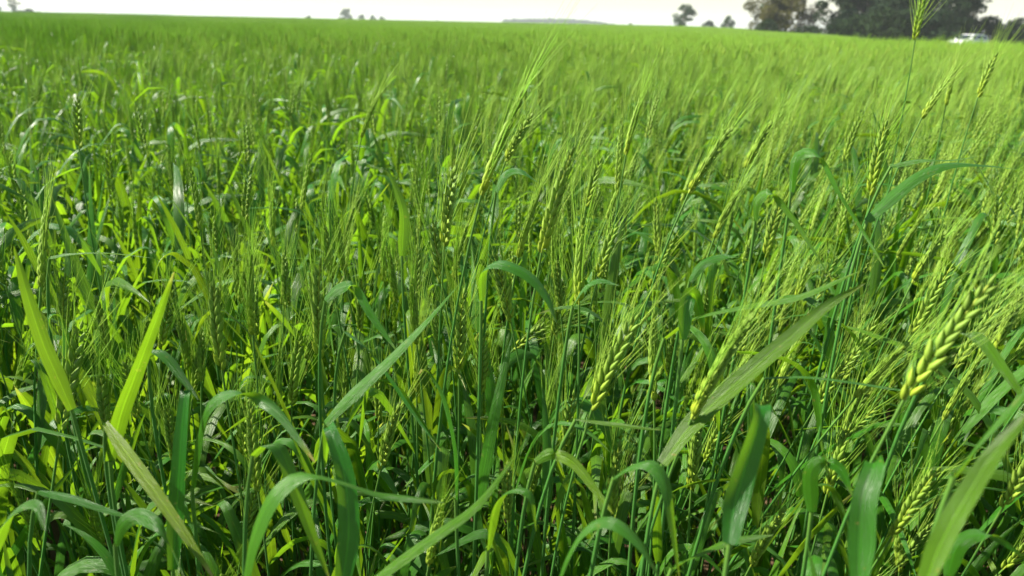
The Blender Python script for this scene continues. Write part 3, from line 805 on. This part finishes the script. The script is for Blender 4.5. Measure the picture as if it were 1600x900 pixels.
L.new(n1.outputs[0], bp.inputs['Height']); L.new(bp.outputs[0], p.inputs['Normal'])
o_ = N.new('ShaderNodeOutputMaterial'); L.new(p.outputs[0], o_.inputs[0])
me.materials.append(m); tag(obj('ground', me), kind='structure')

def ridge(name, px0, px1, d, ytop, seed, mat, bump, depth, base=-3.0, taper=.18, prof=None):
    """a long low hill: real mound, length from px0 to px1 at distance d"""
    rg = random.Random(seed); n, mcols = 140, 10
    A_, B_ = P(px0, 40, d), P(px1, 40, d); vs = []; fs = []
    ph = [rg.uniform(0, 6.28) for _ in range(8)]
    for i in range(n + 1):
        u = i / n; x = A_[0] + (B_[0] - A_[0]) * u
        e = float(smooth(0, taper, u)) * float(smooth(0, taper, 1 - u)) if prof is None else prof(u)
        for j in range(mcols + 1):
            w_ = j / mcols; c = math.sin(math.pi * min(.999, w_ * 1.0))
            zz = base + (ytop - base) * e * c ** .7 + (bump * (.5 * math.sin(i * 1.9 + ph[j % 8]) + .5 * math.sin(i * .83 + j * 1.7) + rg.uniform(-.6, .6)) * e * c if bump else 0)
            if e <= 0.001 or j in (0, mcols): zz = base
            vs.append((x, A_[1] + depth * w_, zz))
    for i in range(n):
        for j in range(mcols):
            a = i * (mcols + 1) + j; fs.append((a, a + mcols + 1, a + mcols + 2, a + 1))
    me = bpy.data.meshes.new(name); me.from_pydata(vs, [], fs); me.materials.append(mat)
    me.polygons.foreach_set('use_smooth', [True] * len(fs)); o = obj(name, me); tag(o, kind='structure'); return o
M_WOOD = simple('ridge_woods', (.010, .020, .011), .9, .1, (.006, .012, .008), nscale=.08)
M_HILL = simple('hill_side', (.06, .09, .05), .9, .1, (.04, .06, .035), nscale=.01)
def pr_(u):   # quick rise at one end, long taper at the other
    return float(smooth(0, .06, u)) * (.82 + .18 * math.sin(min(1, u * 1.6) * math.pi)) * (1 - float(smooth(.35, 1.02, u)) * .93)
ridge('wooded_ridge', 768, 1120, 900, 12, 3, M_WOOD, 1.3, 90, prof=pr_)
ridge('far_hill', 105, 262, 2600, 24, 8, M_HILL, 0, 500, taper=.35)
ridge('far_hill', -260, 60, 2900, 22, 9, M_HILL, 0, 600, taper=.3)

# ------------------------------------------------------------------ trees
def tree_meshes(seed, h, crown_w, crown_lo, n_clump, n_leaf, leaf, mat, sparse=0.0, squash=1.0, lean=0.0):
    rg = random.Random(seed); nr = np.random.default_rng(seed)
    tk = MB(); cl = []
    tp = np.array([[lean * h * t * t * .5 + .12 * math.sin(3 * t + seed), .1 * math.sin(4 * t + seed), h * .80 * t] for t in np.linspace(0, 1, 8)])
    tube(tk, tp, np.linspace(h * .032, h * .008, 8), 8)
    for k in range(n_clump):
        t = crown_lo + (1 - crown_lo) * (k + rg.random()) / n_clump
        env = math.sin(math.pi * min(1, max(.06, (t - crown_lo) / (1.06 - crown_lo))) ** .8) ** .6
        a = rg.uniform(0, 6.28); r = crown_w * .5 * env * math.sqrt(rg.uniform(.1, 1)) * rg.uniform(.75, 1.1)
        c = np.array([r * math.cos(a) + lean * h * t * .4, r * math.sin(a), h * t * squash + rg.uniform(-.2, .2)])
        cl.append((c, crown_w * rg.uniform(.11, .21) * (1 - sparse * .3)))
        s0 = tp[min(7, max(1, int(t * 6)))]
        q = np.linspace(0, 1, 5)[:, None]
        limb = s0 + (c - s0) * q + np.array([0, 0, .12 * h]) * (q * (1 - q)) * .8
        if k % 2 == 0 or sparse: tube(tk, limb, np.linspace(h * .011, h * .003, 5), 5)
    v, f = [], []
    for (c, r) in cl:
        m_ = n_leaf // n_clump
        dd = norm(nr.normal(size=(m_, 3))) * (r * nr.uniform(.35, 1.0, (m_, 1)) ** .6) * np.array([1.15, 1.15, .8])
        cc = c + dd
        A_ = norm(nr.normal(size=(m_, 3))); B_ = norm(np.cross(A_, nr.normal(size=(m_, 3))))
        sz = leaf * nr.uniform(.6, 1.3, (m_, 1))
        q4 = np.stack([cc - A_ * sz * .5, cc + B_ * sz * .28, cc + A_ * sz * .5, cc - B_ * sz * .28], 1).reshape(-1, 3)
        n0 = sum(len(x) for x in v); v.append(q4)
        f.extend([(n0 + 4 * i, n0 + 4 * i + 1, n0 + 4 * i + 2, n0 + 4 * i + 3) for i in range(m_)])
    me = bpy.data.meshes.new('crown'); me.from_pydata(np.concatenate(v).tolist(), [], f); me.materials.append(mat)
    return tk.mesh('trunk', M_BARK), me
def tree(name, meshes, px, d, label, group, s=1.0, rz=0.0, cat='tree', sink=0.0, sz=None):
    c = P(px, 60, d); z = float(terrain(c[0], c[1])) - sink
    r = empty(name, (c[0], c[1], z), rz); r.scale = (s, s, sz or s)
    obj('trunk', meshes[0], r); obj('crown', meshes[1], r); tag(r, label, cat, group)
    return r
D = [tree_meshes(41, 9.5, 6.4, .10, 46, 11000, .34, M_TREE), tree_meshes(42, 8.5, 7.0, .06, 46, 11000, .34, M_TREE),
     tree_meshes(43, 11, 6.0, .14, 42, 10000, .32, M_TREE)]
OL = [tree_meshes(44, 5.2, 5.4, .22, 26, 5400, .28, M_OLIVE, .2), tree_meshes(45, 8, 4.5, .40, 20, 2400, .30, M_FARTREE, .5, lean=.12)]
BA = tree_meshes(46, 4.4, 4.6, .25, 20, 1500, .22, M_BARE, .9)
BU = [tree_meshes(47, 2.6, 4.0, .02, 22, 3200, .26, M_TREE), tree_meshes(48, 2.0, 3.2, .02, 18, 2600, .24, M_TREE)]
SM = [tree_meshes(49, 7, 5.2, .22, 26, 3000, .42, M_FARTREE, .2, lean=.15), tree_meshes(50, 5, 4.6, .2, 20, 2000, .42, M_FARTREE, .4)]
GT = 'dense dark trees beyond the field edge'
tree('broadleaf_tree', D[0], 1312, 90, 'dense dark tree, first of the clump, beside the bare twiggy tree', GT, .95, .3)
tree('broadleaf_tree', D[1], 1350, 88, 'dense dark tree whose crown fills the clump next to the gap of sky', GT, 1.05, 1.4)
tree('broadleaf_tree', D[2], 1398, 86, 'dark tree in the middle of the clump with a notch of sky above it', GT, .72, 2.2)
tree('broadleaf_tree', D[0], 1432, 85, 'dark tree behind the blurred ear that stands above the skyline', GT, 1.02, 4.0)
tree('broadleaf_tree', D[1], 1470, 84, 'dark tree at the shaded end of the clump behind the white car', GT, 1.0, 5.1)
tree('broadleaf_tree', D[2], 1500, 88, 'dark tree with a ragged open side above the roof of the white car', GT, .80, 3.3)
tree('shrub', BU[0], 1375, 80, 'dark bush closing the gap under the dark trees, nearest the blurred ear', 'bushes along the field edge', 1.3, 1.1, 'bush')
tree('shrub', BU[1], 1345, 82, 'dark bush under the second dark tree of the clump', 'bushes along the field edge', 1.5, 2.1, 'bush')
tree('shrub', BU[0], 1415, 80, 'dark bush under the notch of sky in the dark clump', 'bushes along the field edge', 1.3, 3.6, 'bush')
tree('shrub', BU[0], 1455, 79, 'dark bush between the blurred ear and the white car', 'bushes along the field edge', 1.3, 5.1, 'bush')
tree('shrub', BU[1], 1490, 80, 'dark bush directly behind the bonnet of the white car', 'bushes along the field edge', 1.4, 0.1, 'bush')
tree('olive_tree', OL[0], 1196, 98, 'low olive-brown tree with a flat crown beside a taller leaning one', 'thin trees by the dark clump', 1.15, .4)
tree('olive_tree', OL[0], 1228, 96, 'low rusty-topped tree touching the bare twiggy tree', 'thin trees by the dark clump', 1.1, 2.4)
tree('leaning_tree', OL[1], 1206, 112, 'thin taller tree with open top reaching out of the picture', 'thin trees by the dark clump', 1.15, 0.5)
tree('bare_tree', BA, 1268, 94, 'bare grey twiggy tree between the low olive tree and the dark clump', None, 1.0, 1.0)
tree('shrub', BU[0], 1196, 92, 'dark rounded bush under the low olive-brown tree', 'bushes along the field edge', .8, 1.0, 'bush')
tree('shrub', BU[1], 1262, 90, 'dark low bush under the bare twiggy tree', 'bushes along the field edge', .9, 1.9, 'bush')
tree('shrub', BU[0], 1305, 84, 'olive bush at the foot of the first dark tree', 'bushes along the field edge', .9, 2.9, 'bush')
tree('shrub', BU[0], 1538, 84, 'tallest dark bush beyond the white car', 'bushes along the field edge', 1.15, .2, 'bush')
tree('shrub', BU[1], 1562, 82, 'dark bush in the gap after the white car', 'bushes along the field edge', 1.15, 3.2, 'bush')
tree('shrub', BU[0], 1590, 83, 'dark bush at the picture edge beyond the white car', 'bushes along the field edge', 1.1, 4.2, 'bush')
tree('shrub', BU[1], 1622, 84, 'dark bush just outside the picture edge', 'bushes along the field edge', 1.3, 5.2, 'bush')
GF = 'single trees on the skyline'
tree('skyline_tree', SM[0], 1064, 190, 'lone small tree with a slanting crown and a hole of sky in it', GF, .98, 0.2, sz=.88)
tree('skyline_tree', SM[1], 1134, 190, 'small faint tree between the lone slanting one and the olive trees', GF, .78, 1.2)
tree('skyline_tree', SM[1], 984, 420, 'tiny tree poking above the thin end of the wooded ridge', GF, .9, 2.2)
tree('shrub', BU[0], 1105, 200, 'faint low bush between the two small skyline trees', GF, 1.0, .7, 'bush')
GD = 'far clump of trees on the skyline'
for px, s_, lb in ((545, 1.25, 'tallest rounded tree of the far blue-green clump'), (566, 1.0, 'second tree of the far blue-green clump'),
                   (583, .98, 'third, flat tree of the far blue-green clump'), (598, .88, 'last small tree of the far blue-green clump')):
    tree('far_tree', (SM[0][0], SM[0][1]) if s_ > 1.1 else SM[1], px, 480, lb, GD, s_ * 1.25, px * .1, sz=s_ * (1.15 if s_ > 1.1 else 1.35))
tree('far_tree', SM[1], 484, 480, 'lone round far tree standing apart from the far clump', GD, 1.05, .6, sz=1.12)
tree('far_tree', SM[1], 534, 480, 'low far tree at the near end of the far clump', GD, 1.2, 2.6, sz=.98)
tree('far_tree', SM[1], 683, 560, 'tiny far tree alone between the far clump and the wooded ridge', GD, .95, 1.6, sz=.98)
tree('palm_like_tree', OL[1], 30, 380, 'slender tall grey tree rising above the low bush at the end of the skyline', None, 1.25, 0)
for k, (px, s_) in enumerate(((38, 1.55), (52, 1.75), (68, 1.35))):
    tree('far_bush', BU[0], px, 330, ('first', 'tallest', 'last')[k] + ' bush of the low dark row under the slender tall grey tree', 'low bushes under the slender tree', s_, k * 1.3, 'bush', sz=s_ * .95)
tree('skyline_tree', SM[0], 0, 380, 'blurred tree cut off by the picture edge at the low end of the skyline', GF, 1.1, 0)

# ------------------------------------------------------------------ white car beyond the field edge
M_PAINT = simple('white_paint', (.78, .79, .78), .22, .6); M_GLASS = simple('dark_glass', (.015, .02, .024), .06, .8)
M_TYRE = simple('tyre_rubber', (.02, .02, .02), .85, .3); M_RIM = simple('rim_metal', (.45, .46, .48), .3, .5, metal=.9)
M_TRIM = simple('black_trim', (.025, .025, .027), .5, .4); M_LAMP = simple('lamp_glass', (.75, .77, .78), .1, .7); M_RED = simple('tail_red', (.35, .01, .01), .2, .6)
import bmesh
def prism(name, prof, y0, y1, mat, parent, inset=None, bev=.03):
    """side profile (x, z) extruded across the car; inset narrows the upper points"""
    bm = bmesh.new()
    zs = [p_[1] for p_ in prof]; zl, zh = min(zs), max(zs)
    def yy(y, z): return y * (1 - (inset or 0) * max(0, (z - zl) / (zh - zl + 1e-9)))
    a = [bm.verts.new((x, yy(y0, z), z)) for x, z in prof]; b = [bm.verts.new((x, yy(y1, z), z)) for x, z in prof]
    bm.faces.new(a); bm.faces.new(b[::-1])
    for i in range(len(prof)): j = (i + 1) % len(prof); bm.faces.new((a[i], b[i], b[j], a[j]))
    bmesh.ops.recalc_face_normals(bm, faces=bm.faces)
    if bev: bmesh.ops.bevel(bm, geom=list(bm.edges), offset=bev, segments=2, affect='EDGES', clamp_overlap=True)
    me = bpy.data.meshes.new(name); bm.to_mesh(me); bm.free(); me.materials.append(mat)
    return obj(name, me, parent)
cpos = P(1512, 70, 73)
car = empty('parked_car', (cpos[0], cpos[1], float(terrain(cpos[0], cpos[1])) - .10), R(180 + 24))
tag(car, 'white hatchback car standing beyond the field edge in front of the dark trees', 'car')
# +x is the car's front
body = prism('body', [(-1.95, .30), (-1.35, .30), (-1.30, .55), (-1.0, .62), (-.78, .30), (.98, .30), (1.05, .55), (1.3, .63), (1.62, .55), (1.68, .30), (1.98, .30), (2.02, .62), (1.9, .82), (1.05, .97), (-1.85, 1.0), (-2.0, .80)], -.83, .83, M_PAINT, car, .05, .025)
roof = prism('cabin', [(-1.78, .97), (1.02, .95), (.32, 1.45), (-.1, 1.52), (-1.1, 1.50), (-1.55, 1.40)], -.76, .76, M_PAINT, car, .16, .03)
prism('windscreen', [(.96, 1.0), (1.0, 1.02), (.40, 1.435), (.36, 1.42)], -.66, .66, M_GLASS, car, .12, .004)
prism('rear_window', [(-1.78, 1.05), (-1.74, 1.03), (-1.55, 1.36), (-1.59, 1.38)], -.6, .6, M_GLASS, car, .1, .004)
for sgn in (-1, 1):
    for x0, x1, x2, x3 in ((.78, -.12, -.12, .26), (-.2, -.95, -.95, -.2), (-1.03, -1.6, -1.36, -1.03)):
        me = bpy.data.meshes.new('side_window')
        z0, z1 = 1.02, 1.40
        def yw(z): return sgn * (.76 * (1 - .16 * (z - .95) / .57) + .006)
        q = [(x0, z0), (x1, z0), (x2, z1), (x3, z1)]
        vs = [(x, yw(z), z) for x, z in q] + [(x, yw(z) - sgn * .02, z) for x, z in q]
        me.from_pydata(vs, [], [(0, 1, 2, 3), (7, 6, 5, 4), (0, 4, 5, 1), (1, 5, 6, 2), (2, 6, 7, 3), (3, 7, 4, 0)]); me.materials.append(M_GLASS)
        obj('side_window', me, car)
    for cx in (1.33, -1.17):
        wmb = MB(); yy_ = np.array([-.10, -.10, -.07, .07, .10, .10]); rr = np.array([.20, .29, .315, .315, .29, .20])
        tube(wmb, np.stack([0 * yy_, np.linspace(-.1, .1, 6), 0 * yy_], 1), rr, 20)
        wh = obj('wheel', wmb.mesh('tyre', M_TYRE), car); wh.location = (cx, sgn * .76, .315)
        rm = MB(); tube(rm, np.array([[0, -.09, 0], [0, -.085, 0], [0, .085, 0], [0, .09, 0]]), np.array([.03, .2, .2, .03]), 16)
        obj('rim', rm.mesh('rim', M_RIM), wh)
    prism('headlight', [(1.86, .66), (2.03, .66), (1.98, .80), (1.80, .84)], sgn * .52, sgn * .80, M_LAMP, car, 0, .01)
    prism('tail_light', [(-2.02, .72), (-1.9, .72), (-1.84, .98), (-1.96, .98)], sgn * .62, sgn * .82, M_RED, car, 0, .01)
    prism('wing_mirror', [(.66, 1.0), (.82, 1.0), (.80, 1.14), (.68, 1.14)], sgn * .80, sgn * .98, M_PAINT, car, 0, .02)
    prism('door_handle', [(-.02, .84), (.14, .84), (.14, .87), (-.02, .87)], sgn * .825, sgn * .85, M_TRIM, car, 0, 0)
prism('front_bumper', [(1.9, .28), (2.06, .30), (2.06, .50), (1.9, .52)], -.70, .70, M_TRIM, car, 0, .02)
prism('grille', [(1.99, .60), (2.035, .60), (2.02, .72), (1.97, .72)], -.45, .45, M_TRIM, car, 0, .01)

# ------------------------------------------------------------------ air
hz = bpy.data.meshes.new('haze'); X0, X1, Y0, Y1, Z0, Z1 = -2600, 2600, -300, 4000, -8, 45
hz.from_pydata([(x, y, z) for x in (X0, X1) for y in (Y0, Y1) for z in (Z0, Z1)], [],
               [(0, 1, 3, 2), (4, 6, 7, 5), (0, 4, 5, 1), (2, 3, 7, 6), (0, 2, 6, 4), (1, 5, 7, 3)])
m, t, N, L = newmat('haze_air')
pv = N.new('ShaderNodeVolumePrincipled'); pv.inputs['Color'].default_value = (.88, .94, 1, 1); pv.inputs['Density'].default_value = HAZE
o_ = N.new('ShaderNodeOutputMaterial'); L.new(pv.outputs[0], o_.inputs['Volume']); hz.materials.append(m)
if HAZE > 0: tag(obj('haze', hz), kind='stuff')
